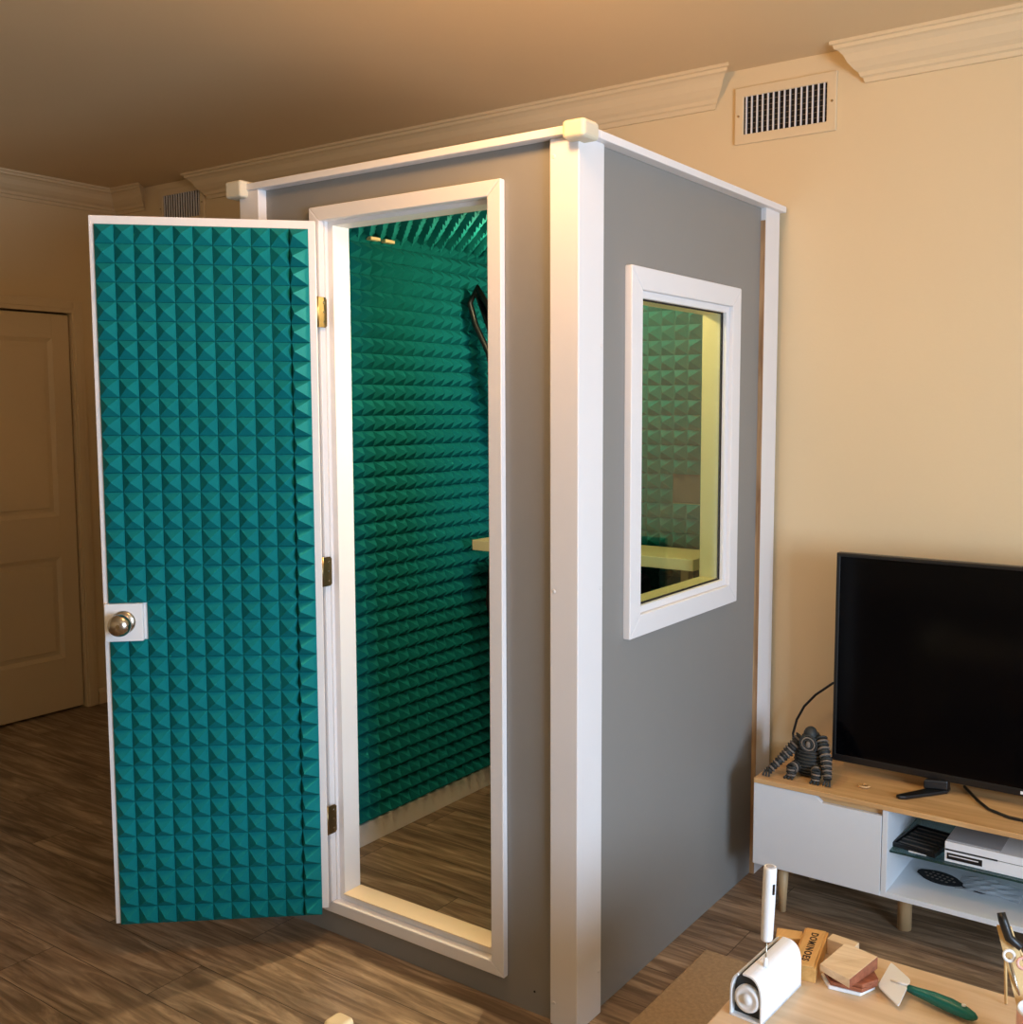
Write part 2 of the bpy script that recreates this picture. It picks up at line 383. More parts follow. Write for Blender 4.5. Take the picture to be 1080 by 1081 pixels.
# inner liners (studs + board), keep the wall its real thickness
IX0, IX1, IY0, IY1, IZ0, IZ1 = -2.50, -1.447, 2.228, 3.285, .090, 2.195
MB().box((X0+.017, Y0+.017, 0), (X1-.017, Y1-.017, IZ0-.004), 'pine').build('floor_frame', B)
MB().box((IX0, Y0+.017, IZ0-.004), (IX1, IY1, IZ0), 'floor').build('booth_floor', B)
MB().box((X0+.017, IY0, IZ0), (IX0, IY1, ZT), 'pine').build('wall_liner', B)
MB().box((X0+.017, IY1, IZ0), (IX1, IY1+.02, ZT), 'pine').build('wall_liner', B)
MB().box((IX0, IY0, IZ1), (IX1, IY1, IZ1+.012), 'pine').build('ceiling_liner', B)
p = MB().frame(0, IX1, IX1+.012, (IY0, IZ0, IY1+.02, ZT), (GY0-.01, GZ0-.01, GY1+.01, GZ1+.01), 'pine'); p.build('wall_liner', B)
# corner posts
for a, b in (((-1.456, 2.135, 0), (-1.372, 2.252, ZT)), ((-2.575, 2.120, 0), (-2.490, 2.20, ZT)), ((-2.585, 3.29, 0), (-2.50, 3.39, ZT))):
    MB().box(a, b, 'white').build('corner_post', B, bevel=.003)
po = MB().box((-1.389, 3.257, 0), (-1.370, 3.372, ZT), 'white'); lab(po.build('corner_post', B, bevel=.001), 'narrow white back corner post')
MB().box((-1.3885, 3.2535, 0), (-1.371, 3.2568, ZT-.04), 'rawwood').build('raw_edge', B)
for x, z in ((-1.444, 2.20), (-1.444, 1.14), (-1.444, .06)): MB().lathe([(.0055, 0), (.004, .0012), (.001, .0005)], 'white', 10, T=TR((x, 2.135, z), x=math.pi/2)).build('screw', B)
for z in (1.14, 1.75, .12): MB().lathe([(.005, 0), (.004, .0012), (.001, .0005)], 'white', 10, T=TR((-1.372, 2.24, z), y=math.pi/2)).build('screw', B)
MB().lathe([(.003, 0), (.003, .001)], 'dark', 10, T=TR((-1.515, 2.15, .06), x=math.pi/2)).build('screw', B)
# top rail
MB().box((-2.575, 2.116, ZT), (-1.352, 2.20, ZT+.020), 'white').build('top_rail', B, bevel=.002)
MB().box((-1.436, 2.201, ZT), (-1.352, 3.385, ZT+.020), 'white').build('top_rail', B, bevel=.002)
lab(MB().box((-1.398, 2.098, 2.226), (-1.334, 2.168, 2.270), 'capcream').build('corner_cap', B, bevel=.010, seg=3), 'cream block capping the near corner')
MB().box((-2.606, 2.092, 2.222), (-2.536, 2.15, 2.272), 'capcream').build('corner_cap', B, bevel=.008, seg=3)
# door casing, mitred; jamb, stop and threshold
def mitred(name, ax, lo, hi, o, i, m):
    (a0, b0, a1, b1), (c0, d0, c1, d1) = o, i
    q = MB(); g = .0004
    q.prism([(a0, b0), (a1, b0), (c1, d0), (c0, d0)], ax, lo, hi, m); q.prism([(a0, b1), (c0, d1), (c1, d1), (a1, b1)], ax, lo, hi, m)
    q.prism([(a0, b0+g), (c0, d0+g), (c0, d1-g), (a0, b1-g)], ax, lo, hi, m); q.prism([(a1, b0+g), (a1, b1-g), (c1, d1-g), (c1, d0+g)], ax, lo, hi, m)
    return q
CA = (-2.290, .076, -1.602, 2.168); CI = (-2.249, .112, -1.645, 2.128)
lab(mitred('', 1, 2.131, 2.150, CA, CI, 'white').build('door_casing', B, bevel=.0025), 'white mitred casing round the door opening')
j = MB().frame(1, 2.148, 2.226, (OX0-.004, OZ0-.004, OX1+.004, OZ1+.004), (-2.243, .112, -1.648, 2.128), 'white')
j.build('door_jamb', B, bevel=.001)
j = MB().frame(1, 2.158, 2.223, (-2.243, .112, -1.648, 2.128), (-2.222, .134, -1.662, 2.116), 'white')
j.build('door_stop', B, bevel=.001)
lab(MB().box((-2.221, 2.150, .1335), (-1.663, 2.224, .1365), 'sill').build('threshold', B, bevel=.0008), 'bare pine threshold board')
# hinge leaves on the jamb
for z in (1.870, 1.120, .371):
    h = MB(); T = TR((-2.241, 2.128, z))
    pl = [(-.014, -.043), (.012, -.043), (.018, -.037), (.018, .037), (.012, .043), (-.014, .043)]
    h.prism(pl, 0, 0, .0025, 'brass', T)
    h.tube([(-.002, -.016, -.043), (-.002, -.016, .043)], .0055, 'brass', T=T)
    for zz in (-.028, 0, .028): h.lathe([(.0035, 0), (.002, .0008)], 'metal', 8, T=T @ TR((.0025, .006, zz), y=math.pi/2))
    h.build('hinge', B)

# acoustic foam sheets
def foam(mb, O, U, V, N, nu, nv, cu, cv, h=.044, hole=None, edge=0, base=.005, warp=None):
    O, U, V, N = Vector(O), Vector(U), Vector(V), Vector(N)
    def P(a, b, c):
        q = O+U*a*cu+V*b*cv+N*c
        return warp(q, a, b) if warp else q
    for i in range(nu):
        for k in range(nv):
            if hole and hole(O+U*(i+.5)*cu+V*(k+.5)*cv): continue
            ap = P(i+.5+(edge if i == 0 else 0)+random.uniform(-.03, .03), k+.5+random.uniform(-.03, .03), h*random.uniform(.94, 1.04)*(1.3 if edge and i == 0 else 1))
            g = .012
            v = [P(i+g, k+g, base), P(i+1-g, k+g, base), P(i+1-g, k+1-g, base), P(i+g, k+1-g, base), ap]
            mb.add(v, [(0,1,4),(1,2,4),(2,3,4),(3,0,4)], 'foam')
            w_ = [P(i, k, 0), P(i+1, k, 0), P(i+1, k+1, 0), P(i, k+1, 0)]
            mb.add(w_+v[:4], [(0,1,5,4),(1,2,6,5),(2,3,7,6),(3,0,4,7)], 'foam')
    return mb
ZF0 = .168
nvv = 39; cvv = (IZ1-ZF0)/nvv
MBf = MB(); foam(MBf, (IX0, IY0+.002, ZF0), (0,1,0), (0,0,1), (1,0,0), 20, nvv, .0517, cvv); MBf.build('wall_foam', B)
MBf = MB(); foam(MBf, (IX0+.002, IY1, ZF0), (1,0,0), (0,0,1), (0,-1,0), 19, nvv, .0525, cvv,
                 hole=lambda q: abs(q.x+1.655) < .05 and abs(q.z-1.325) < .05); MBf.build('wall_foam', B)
lab(MB().box((-1.715, IY1-.004, 1.262), (-1.60, IY1-.0005, 1.386), 'flatpatch').build('flat_patch', B), 'flat grey-brown patch on the back wall where foam pyramids are left out')  # flat grey-brown sheet set into a gap of the foam grid
def inw(q): return GY0-.04 < q.y < GY1+.04 and GZ0-.04 < q.z < GZ1+.04
MBf = MB(); foam(MBf, (IX1, IY0+.002, ZF0), (0,1,0), (0,0,1), (-1,0,0), 20, nvv, .0517, cvv, hole=inw); MBf.build('wall_foam', B)
MBf = MB(); foam(MBf, (IX0+.002, IY0+.002, IZ1), (1,0,0), (0,1,0), (0,0,-1), 19, 20, .0525, .0517); lab(MBf.build('ceiling_foam', B), 'teal pyramid foam on the booth ceiling')
lab(MB().box((IX0, 2.245, IZ0), (IX0+.012, IY1, ZF0), 'white').build('skirting', B, .002), 'white skirting under the left wall foam')
MB().box((IX0+.013, IY1-.012, IZ0), (IX1, IY1, ZF0), 'white').build('skirting', B, .002)
# pale screws at the foam/ceiling seam
for y in (2.56, 2.63): MB().box((-2.478, y, 2.150), (-2.458, y+.045, 2.160), 'pine').build('wood_shim', B)

# booth window
WO = (2.382, .980, 3.066, 1.966); WI = (2.441, 1.039, 3.007, 1.907)
lab(mitred('', 0, -1.388, -1.366, WO, WI, 'white').build('window_casing', B, bevel=.0025), 'white casing round the side window')
MB().frame(0, -1.392, -1.379, WI, (2.461, 1.059, 2.987, 1.887), 'white').build('window_bead', B, bevel=.002)
lab(MB().box((-1.397, 2.456, 1.054), (-1.393, 2.991, 1.891), 'wglass').build('window_pane', B), 'green-tinted window pane')
lab(MB().frame(0, IX1-.012, -1.3985, (GY0, GZ0, GY1, GZ1), (2.464, 1.062, 2.984, 1.884), 'pine').build('window_lining', B, .001), 'bare cream wood lining inside the window')
lab(MB().frame(0, -1.3985, -1.3925, (GY0+.001, GZ0+.001, GY1-.001, GZ1-.001), (2.4645, 1.0625, 2.9835, 1.8835), 'dark').build('window_gasket', B), 'thin dark glazing gasket')

# the open door
HP = Vector((-2.225, 2.110)); FP = Vector((-2.670, 1.684)); DD = (FP-HP).normalized(); DN = Vector((-DD.y, DD.x))
if DN.x < 0: DN = -DN
TD = Matrix(((DD.x, DN.x, 0, HP.x), (DD.y, DN.y, 0, HP.y), (0, 0, 1, 0), (0, 0, 0, 1)))   # local: x along the door, y out of its foam face
ds = MB().box((.012, -.036, .108), (.617, 0, 2.122), 'white', TD).build('door', B, bevel=.0015); lab(ds, 'open booth door, white edged, teal foam on its inner face')
def sag(q, a, b):
    # the sheet hangs a little low towards the hinge side
    q = q.copy(); tt = 1-a/11; q.z -= .016*tt*(1-b/38); return q
f_ = MB(); rh = (2.099-.106)/38
O = TD @ Vector((.031, 0, .106))
def kh(q):
    l = TD.inverted() @ q; return l.x > .505 and .935 < l.z < 1.05
foam(f_, O, TD.to_3x3() @ Vector((1,0,0)), (0,0,1), TD.to_3x3() @ Vector((0,1,0)), 11, 38, .052, rh, h=.034, hole=kh, edge=.30, warp=sag)
f_.build('door_foam', ds)
kb = MB().box((.508, 0, .943), (.610, .022, 1.050), 'whiteplastic', TD).build('knob_block', ds, bevel=.0015); lab(kb, 'white block carrying the knob')
KT = TD @ TR((.560, .022, .998), x=-math.pi/2) 
MB().lathe([(.033, 0), (.033, .003), (.028, .007), (.014, .010), (.012, .022), (.020, .028), (.028, .036), (.0315, .046), (.030, .054), (.022, .062), (.011, .066), (.0005, .067)],
           'metal', 32, T=KT).lathe([(.006, .066), (.006, .069)], 'brass', 16, T=KT).build('knob', ds)
KT = TD @ TR((.563, -.036, .998), x=math.pi/2)
MB().lathe([(.033, 0), (.033, .003), (.014, .010), (.012, .022), (.028, .036), (.0315, .046), (.022, .062), (.0005, .067)], 'metal', 32, T=KT).build('knob', ds)

# booth lamp on the ceiling foam
BLX, BLY = -1.95, 2.95
t = thing('booth_spotlight', (BLX, BLY, 2.02), 'small spotlight under the foam ceiling inside the booth, turned to the doorway', 'lamp')
SPT = Matrix.Translation((BLX, BLY, 2.075)) @ Matrix.Rotation(math.radians(-57), 4, 'X')
MB().lathe([(.022, .055), (.026, .05), (.034, .0), (.036, -.03)], 'whiteplastic', 20, T=SPT, caps=False).lathe([(.022, .055), (.001, .056)], 'whiteplastic', 20, T=SPT, caps=False).build('lamp_shade', t)
MB().lathe([(.030, -.012), (.001, -.018)], 'lampglass', 20, T=SPT, caps=False).build('bulb', t)
MB().tube([(BLX, BLY, 2.11), (BLX, BLY, 2.185)], .006, 'whiteplastic').build('bracket', t)
sp = light('booth_light', 'SPOT', tuple(SPT @ Vector((0, 0, -.035))), (1, .76, .46), 88, shadow_soft_size=.03, spot_size=math.radians(78), spot_blend=.25)
sp.rotation_euler = (math.radians(-57), 0, 0)
t = thing('foam_fill_light', (-1.80, 2.78, 2.12), 'small unseen dome light added on the booth ceiling to brighten the foam', 'lamp')  # added fill lamp with no seen source, brightens the foam walls
MB().lathe([(.001, 2.118), (.03, 2.121), (.045, 2.132), (.048, 2.150)], 'lampglass', 20, T=TR((-1.80, 2.78, 0)), caps=False).build('lamp_shade', t)
MB().lathe([(.052, 2.150), (.052, 2.165)], 'whiteplastic', 20, T=TR((-1.80, 2.78, 0))).build('rim', t)
light('foam_fill_glow', 'POINT', (-1.80, 2.78, 2.07), (1, .76, .38), 19, shadow_soft_size=.04)

# shelf desk inside
t = thing('shelf_desk', (-1.95, 3.14, .09), 'cream wooden shelf desk across the back of the booth', 'desk')
MB().box((-2.405, 3.015, 1.070), (-1.497, 3.245, 1.108), 'pine').build('desktop', t, bevel=.002)
for x in (-2.06, -1.62): MB().box((x-.015, 3.20, .09), (x+.015, 3.235, 1.07), 'pine').build('leg', t)
# bag hanging under the desk
bg = thing('fabric_bag', (-2.05, 3.12, .78), 'black fabric bag hanging under the booth desk', 'bag')
q = MB(); prof = [(-2.37, 1.02), (-2.385, .86), (-2.36, .79), (-1.75, .79), (-1.72, .86), (-1.735, 1.02), (-2.0, 1.035)]
q.prism(prof, 1, 3.055, 3.175, 'blackfab'); q.build('body', bg, bevel=.02, seg=3)
MB().tube([(-2.25, 3.11, 1.02), (-2.24, 3.11, 1.06), (-2.05, 3.11, 1.068), (-1.9, 3.11, 1.06), (-1.89, 3.11, 1.02)], .008, 'blackfab').build('strap', bg)
# microphone arm
t = thing('microphone_arm', (-2.06, 3.10, 1.108), 'black folding microphone arm with a looped cable inside the booth', 'microphone arm')
MB().lathe([(.03, 1.108), (.03, 1.14), (.015, 1.15), (.012, 1.19)], 'black', 16, T=TR((-2.10, 3.12, 0))).build('clamp', t)
q = MB(); a, b_, c = Vector((-2.10, 3.12, 1.19)), Vector((-2.405, 3.06, 2.015)), Vector((-2.12, 3.00, 1.80))
for d in (-.011, .011): q.tube([a+Vector((0, d, 0)), b_+Vector((0, d, 0))], .007, 'black')
q.tube([a, b_], .004, 'black'); q.sphere(b_, .018, 'black'); q.build('lower_arm', t)
q = MB()
for d in (-.009, .009): q.tube([b_+Vector((0, d, 0)), c+Vector((0, d, 0))], .006, 'black')
q.sphere(c, .014, 'black'); q.build('upper_arm', t)
q = MB().lathe([(.0, -.09), (.022, -.085), (.026, -.05), (.026, .03), (.020, .06), (.008, .065)], 'black', 20, T=TR((c.x, c.y, c.z-.08))); q.build('microphone', t)
MB().tube([(c.x, c.y, c.z+.01), (-2.25, 3.03, 1.88), (-2.34, 3.04, 1.96), (-2.40, 3.05, 2.035), (-2.435, 3.05, 1.98), (-2.41, 3.05, 1.90), (-2.36, 3.06, 1.80), (-2.335, 3.06, 1.72), (-2.28, 3.08, 1.60), (-2.2, 3.1, 1.4)], .011, 'black').build('cable', t)

# ============================================================= TV stand
SX0, SX1, SYF, SYB = -1.268, .36, 3.0, 3.38
t = TVS = thing('tv_stand', (-.45, 3.19, 0), 'white tv stand with oak top and glass shelf, against the back wall', 'tv stand')
lab(MB().box((SX0, SYF-.004, .424), (SX1, SYB, .440), 'oak').build('top', t, bevel=.002), 'oak top board')
c = MB()
c.box((SX0, SYF+.018, .176), (SX0+.016, SYB, .424), 'lamwhite'); c.box((SX1-.016, SYF+.018, .176), (SX1, SYB, .424), 'lamwhite')
c.box((SX0, SYF+.002, .160), (SX1, SYB, .176), 'lamwhite')
c.box((-.866, SYF, .176), (-.850, SYB, .424), 'lamwhite'); c.box((-.060, SYF, .176), (-.044, SYB, .424), 'lamwhite')
c.box((SX0+.016, SYB-.008, .176), (SX1-.016, SYB-.002, .424), 'lamwhite')
lab(c.build('carcass', t, bevel=.001), 'white laminate carcass')
def dfront(x0, x1, n0, n1):
    d = MB().prism([(x0, .162), (x1, .162), (x1, .404 if n1 > x1-.01 else .423), (n1, .404 if n1 > x1-.01 else .423), (n0, .404) if n1 > x1-.01 else (n1, .423), (n0-.020, .423), (x0, .423)], 1, SYF-.001, SYF+.016, 'lamwhite')
    return d
d = MB().prism([(SX0, .162), (-.868, .162), (-.868, .4045), (-1.049, .4045), (-1.070, .423), (SX0, .423)], 1, SYF-.001, SYF+.016, 'lamwhite').build('door', t, bevel=.0012)
lab(MB().box((-1.08, SYF+.017, .395), (-.868, SYF+.024, .423), 'oak').build('finger_pull', d), 'oak strip behind the finger notch')
d = MB().prism([(-.042, .162), (SX1, .162), (SX1, .423), (.158, .423), (.138, .4045), (-.042, .4045)], 1, SYF-.001, SYF+.016, 'lamwhite').build('door', t, bevel=.0012)
MB().box((-.042, SYF+.017, .395), (.16, SYF+.024, .423), 'oak').build('finger_pull', d)
lab(MB().box((-.849, SYF+.022, .292), (-.061, SYB-.02, .298), 'sglass').box((-.849, SYF+.0215, .292), (-.061, SYF+.0222, .298), 'glassedge').build('shelf', t), 'tinted glass shelf')
for x, y in ((-1.19, 3.06), (-1.19, 3.33), (.28, 3.06), (.28, 3.33)):
    MB().lathe([(.011, 0), (.019, .16)], 'oakleg', 20, T=TR((x, y, 0))).build('leg', t)
lab(MB().lathe([(.0215, 0), (.0215, .16)], 'oakleg', 24, T=TR((-.838, 3.165, 0))).build('leg', t), 'straight round middle leg')

# television
t = thing('television', (-.52, 3.20, .44), 'black flat screen television standing on the oak tv stand', 'television')
TX0, TX1, TY, TZ0, TZ1 = -1.088, .05, 3.20, .476, 1.144
MB().box((TX0, TY, TZ0), (TX1, TY+.022, TZ1), 'black').box((TX0+.12, TY+.022, TZ0+.02), (TX1-.12, TY+.055, TZ1-.16), 'black').frame(1, TY-.006, TY, (TX0, TZ0, TX1, TZ1), (TX0+.012, TZ0+.022, TX1-.012, TZ1-.012), 'black').build('housing', t, bevel=.0025)
MB().box((TX0+.012, TY-.003, TZ0+.022), (TX1-.012, TY-.0005, TZ1-.012), 'screen').build('screen', t)
for x in (-.765, -.27):
    s_ = 1
    q = MB(); q.prism([(x-.085, TY-.128), (x-.073, TY-.137), (x-.055, TY-.128), (x+.035, TY-.01), (x+.035, TY+.03), (x-.02, TY+.03), (x-.015, TY-.005)], 2, .4405, .452, 'black')
    q.prism([(x-.03, TY-.035), (x+.035, TY-.012), (x+.035, TY+.02), (x-.015, TY+.02)], 2, .452, .480, 'black')
    q.box((x-.03, TY+.12, .4405), (x+.0, TY+.03, .452), 'black'); q.build('stand_foot', t, bevel=.004)
MB().box((-.530, TY-.0075, .483), (-.512, TY-.0058, .492), 'whiteplastic').build('badge', t)
tag(MB().tube([(-1.03, 3.262, .66), (-1.09, 3.30, .71), (-1.13, 3.31, .693), (-1.187, 3.31, .645), (-1.225, 3.31, .60), (-1.25, 3.31, .55), (-1.262, 3.31, .50), (-1.255, 3.30, .455), (-1.20, 3.28, .446), (-1.12, 3.28, .447),
    (-1.085, 3.27, .49), (-1.03, 3.255, .51)], .0042, 'black').build('power_cable'), 'black cable looping behind the striped figure beside the television', 'cable')
tag(MB().tube([(-.70, 3.27, .446), (-.64, 3.17, .447), (-.60, 3.12, .446), (-.54, 3.09, .446), (-.46, 3.085, .446), (-.36, 3.12, .446), (-.25, 3.27, .446)], .0045, 'black').build('video_cable'), 'black cable lying on the oak top under the television', 'cable')

# game console, card box, tag and bag in the stand
t = thing('game_console', (-.50, 3.12, .299), 'white game console with a black slot on the glass shelf', 'game console')
MB().box((-.697, 3.035, .2995), (-.37, 3.26, .3335), 'whiteplastic').box((-.697, 3.035, .3355), (-.37, 3.26, .358), 'whiteplastic').box((-.695, 3.037, .3335), (-.372, 3.258, .3355), 'black').build('body', t, bevel=.001)
MB().box((-.695, 3.05, .358), (-.55, 3.255, .3586), 'console_grey').build('top_vent', t)
MB().box((-.695, 3.034, .3330), (-.555, 3.0352, .3375), 'black').build('seam', t)
MB().box((-.690, 3.0335, .308), (-.595, 3.0352, .326), 'black').build('front_inlay', t)
MB().box((-.685, 3.0325, .318), (-.605, 3.0337, .3205), 'whiteplastic').build('disc_slot', t)
t = thing('card_tray', (-.77, 3.13, .299), 'black open tray of small dark cards beside the game console', 'tray')
TT = TR((-.775, 3.135, .2985), z=-.15)
MB().box((-.065, -.09, 0), (.065, .09, .004), 'black', TT).frame(2, .004, .012, (-.065, -.09, .065, .09), (-.060, -.085, .060, .085), 'black', TT).build('tray', t)
for k in range(6):
    y = -.07+k*.026
    q = MB().box((-.055, y, .004), (.055, y+.012, .009+.002*(k % 2)), 'stripedark', TT); q.box((-.05, y+.003, .009+.002*(k % 2)), (.04, y+.006, .0095+.002*(k % 2)), 'stripelight', TT); q.build('card', t)
tag(MB().box((-.80, 3.040, .2985), (-.73, 3.052, .3005), 'whiteplastic').build('label_strip'), 'thin white strip at the front of the glass shelf', 'label')
# black patterned tag
t = thing('patterned_tag', (-.74, 3.18, .176), 'black leaf-shaped patterned tag with cord on the bottom shelf', 'tag')
TT = TR((-.742, 3.185, .1765), z=-.25)
pts = [(.062*math.cos(a)*(1 if abs(math.cos(a)) < .9 else 1.15), .04*math.sin(a)) for a in [2*math.pi*k/20 for k in range(20)]]
MB().prism(pts, 2, 0, .004, 'blackfab', TT).build('tag_body', t)
q = MB()
for k in range(-3, 4):
    for j_ in (-1, 0, 1):
        if abs(k) < 3 or j_ == 0: q.box((k*.015-.004, j_*.017-.0035, .004), (k*.015+.003, j_*.017+.0035, .0046), 'stripelight', TT)
q.build('pattern', t)
MB().tube([TT @ Vector(p_) for p_ in ((.06, 0, .003), (.09, -.012, .003), (.13, -.006, .003), (.155, .012, .003))], .002, 'blackfab').build('cord', t)
q = MB(); n = 9
vs = []
for i in range(n):
    for j_ in range(n):
        vs.append((-.69+.022*i, 3.14+.013*j_, .178+.010*abs(math.sin(i*1.7+j_*.9))*math.sin(math.pi*i/(n-1))))
q.add(vs, [(i*n+j_, i*n+j_+1, (i+1)*n+j_+1, (i+1)*n+j_) for i in range(n-1) for j_ in range(n-1)], 'clearbag')
tag(q.build('plastic_bag'), 'crumpled clear plastic bag on the bottom shelf under the console', 'bag')
# little curled clip
pts = [(-.956+.016*math.cos(a), 3.105+.013*math.sin(a), .4455) for a in [math.radians(d) for d in range(-150, 130, 20)]]
tag(MB().tube(pts, .0035, 'oak').build('curled_clip'), 'small tan open ring lying on the oak top in front of the television', 'clip')

# striped gorilla figure (wound rings)
t = thing('gorilla_figure', (-1.13, 3.11, .44), 'dark gorilla figure of striped wound rings leaning on long arms, on the tv stand', 'figurine')
g = MB(); cx, cy = -1.130, 3.125
def ring(mb, c, r, rt, m, ax=(0,0,1), n=18, sy=1.0):
    ax = Vector(ax).normalized(); u = ax.orthogonal().normalized(); v = ax.cross(u)
    mb.tube([Vector(c)+u*math.cos(a)*r+v*math.sin(a)*r*sy for a in [2*math.pi*k/n for k in range(n)]], rt, m, 6, closed=True)
zz = .456
prof = [.040, .046, .050, .052, .052, .050, .048, .046, .043, .040, .036, .030, .022, .012]
body = [(max(.001, prof[0]-.012), .446)]+[(r-.003, .450+.0102*k) for k, r in enumerate(prof)]+[(.003, .592)]
g.lathe(body, 'stripedark', 20, T=TR((cx, cy, 0)))
for k, r in enumerate(prof): ring(g, (cx, cy, .450+.0102*k), r-.002, .0042, 'stripedark' if k % 2 else 'stripelight' if k > 12 else 'stripedark')
g.sphere((cx, cy-.010, .572), (.022, .024, .026), 'stripedark')
def limb(p, q_, r0, r1, nn, light_first=True):
    p, q_ = Vector(p), Vector(q_); g.tube([p, q_], [r0*.85, r1*.85], 'stripedark')
    for k in range(nn):
        s_ = k/(nn-1); ring(g, p.lerp(q_, s_), (r0+(r1-r0)*s_)*.9, .0032, 'stripelight' if k % 2 else 'stripedark', q_-p, 12)
limb((cx-.032, cy-.005, .556), (cx-.065, cy-.03, .508), .020, .017, 7); limb((cx-.065, cy-.03, .508), (cx-.105, cy-.085, .456), .016, .011, 9)
limb((cx+.032, cy-.005, .562), (cx+.062, cy-.04, .510), .020, .018, 7); limb((cx+.062, cy-.04, .510), (cx+.078, cy-.07, .462), .018, .012, 9)
for hx, hy in ((cx-.108, cy-.092), (cx+.080, cy-.074)):
    for k in range(-1, 2): g.tube([(hx+k*.006, hy, .460), (hx+k*.009, hy-.008, .450), (hx+k*.010, hy-.012, .4435)], .0032, 'stripedark')
for sx_ in (-1, 1):
    limb((cx+sx_*.028, cy-.02, .474), (cx+sx_*.040, cy-.065, .470), .020, .016, 5)
    limb((cx+sx_*.040, cy-.062, .474), (cx+sx_*.040, cy-.066, .450), .016, .014, 4)
    for k in range(-1, 2): g.tube([(cx+sx_*.040+k*.009, cy-.07, .448), (cx+sx_*.042+k*.012, cy-.088, .4445)], .004, 'stripedark')
g.build('body', t)
q = MB()
for k, r in enumerate((.024, .018, .012)): ring(q, (cx+.004, cy-.040-.002*k, .550), r, .0028, 'stripedark' if k != 1 else 'stripelight', (.2, -1, .1), 16, 1.15)
q.sphere((cx+.004, cy-.043, .548), (.008, .006, .012), 'stripelight', 12); lab(q.build('face', t), 'ringed face with a pale muzzle')

# ============================================================= rug and coffee table
tag(MB().box((-1.278, 1.32, 0), (1.0, 2.690, .010), 'rug').build('rug', bevel=.004), 'beige short pile rug on the laminate floor under the coffee table', 'rug')
t = thing('coffee_table', (-.20, 1.35, .010), 'pale wooden coffee table with small things laid out on it', 'table')
MB().box((-.805, .75, .424), (.45, 2.122, .450), 'tablewood').build('tabletop', t, bevel=.004)
for x in (-.72, .37):
    for y in (.84, 2.03): MB().lathe([(.016, .010 if y > 1 else 0), (.024, .424)], 'tablewood', 16, T=TR((x, y, 0))).build('leg', t)
MB().frame(2, .370, .424, (-.74, .82, .39, 2.05), (-.72, .84, .37, 2.03), 'tablewood').build('apron', t)
ZB = .4505

# white loaf-shaped holder
t = thing('paper_roll_holder', (-.745, 1.85, ZB), 'white hood-shaped holder with a round roll in its near end, left on the coffee table', 'holder')
HT = TR((-.749, 1.750, ZB), z=-.06)
def arch(w, h, n=22, inset=0):
    # flat sides, sloping shoulders, rounded ridge
    p_ = [(-w, 0), (-w, h*.3)]
    for k in range(n+1):
        a = math.pi-math.pi*k/n
        p_.append((w*math.copysign(abs(math.cos(a))**.75, math.cos(a)), h*.5+h*.5*abs(math.sin(a))**.85))
    p_ += [(w, h*.3), (w, 0)]
    return p_
hs = MB(); W, HH, LL = .033, .090, .175
out = arch(W, HH); inn = arch(W-.004, HH-.004); half = len(out)//2
n = len(out)
def shell(lo, hi, a, b, m):
    v = []; f = []
    for P_ in (out, inn):
        for t_ in (lo, hi):
            v += [(x, t_, z) for x, z in P_[a:b]]
    k = b-a
    for i in range(k-1):
        f += [(i, i+1, k+i+1, k+i), (2*k+i, 3*k+i, 3*k+i+1, 2*k+i+1), (i, 2*k+i, 2*k+i+1, i+1), (k+i, k+i+1, 3*k+i+1, 3*k+i)]
    f += [(0, k, 3*k, 2*k), (k-1, 3*k-1, 4*k-1, 2*k-1)]
    hs.add(v, f, m, False, HT)
shell(0, LL, half-1, n, 'whiteplastic')
lab(hs.build('cover', t, bevel=.0008), 'white plastic hood side'); hs = MB()
shell(0, LL, 0, half-2, 'whiteplastic')
lab(hs.build('cover', t, bevel=.0008), 'near half of the hood')
lab(MB().prism([(x*.86, z*.93) for x, z in out], 1, .012, LL-.004, 'stripedark', HT).build('core', t), 'dark inner core showing as a slit')
MB().box((-W, 0, 0), (W, LL, .004), 'whiteplastic', HT).build('base', t)
MB().lathe([(.0, 0), (.008, -.001), (.010, .003), (.014, .004), (.018, .002), (.024, .001), (.026, .005), (.026, .03)], 'whiteplastic', 28, T=HT @ TR((0.001, -.001, .040), x=-math.pi/2)).build('roll', t)
# milk frother standing in the slit
t = thing('milk_frother', (-.733, 1.80, .55), 'white handheld frother standing upright in the slit of the white holder', 'frother')
FT = TR((-.731, 1.800, .548), y=.03)
lab(MB().lathe([(.0105, .045), (.0115, .050), (.0125, .12), (.0125, .185), (.0115, .190)], 'whiteplastic', 24, T=FT).lathe([(.008, .1905), (.007, .1912)], 'console_grey', 16, T=FT).build('handle', t), 'white cylindrical handle')
MB().lathe([(.0016, -.030), (.0016, .046)], 'metal', 8, T=FT).lathe([(.005, -.008), (.004, .006), (.002, .010)], 'whiteplastic', 10, T=FT).build('shaft', t)
MB().box((.0095, -.008, .140), (.0130, -.004, .160), 'black', FT).build('switch', t)

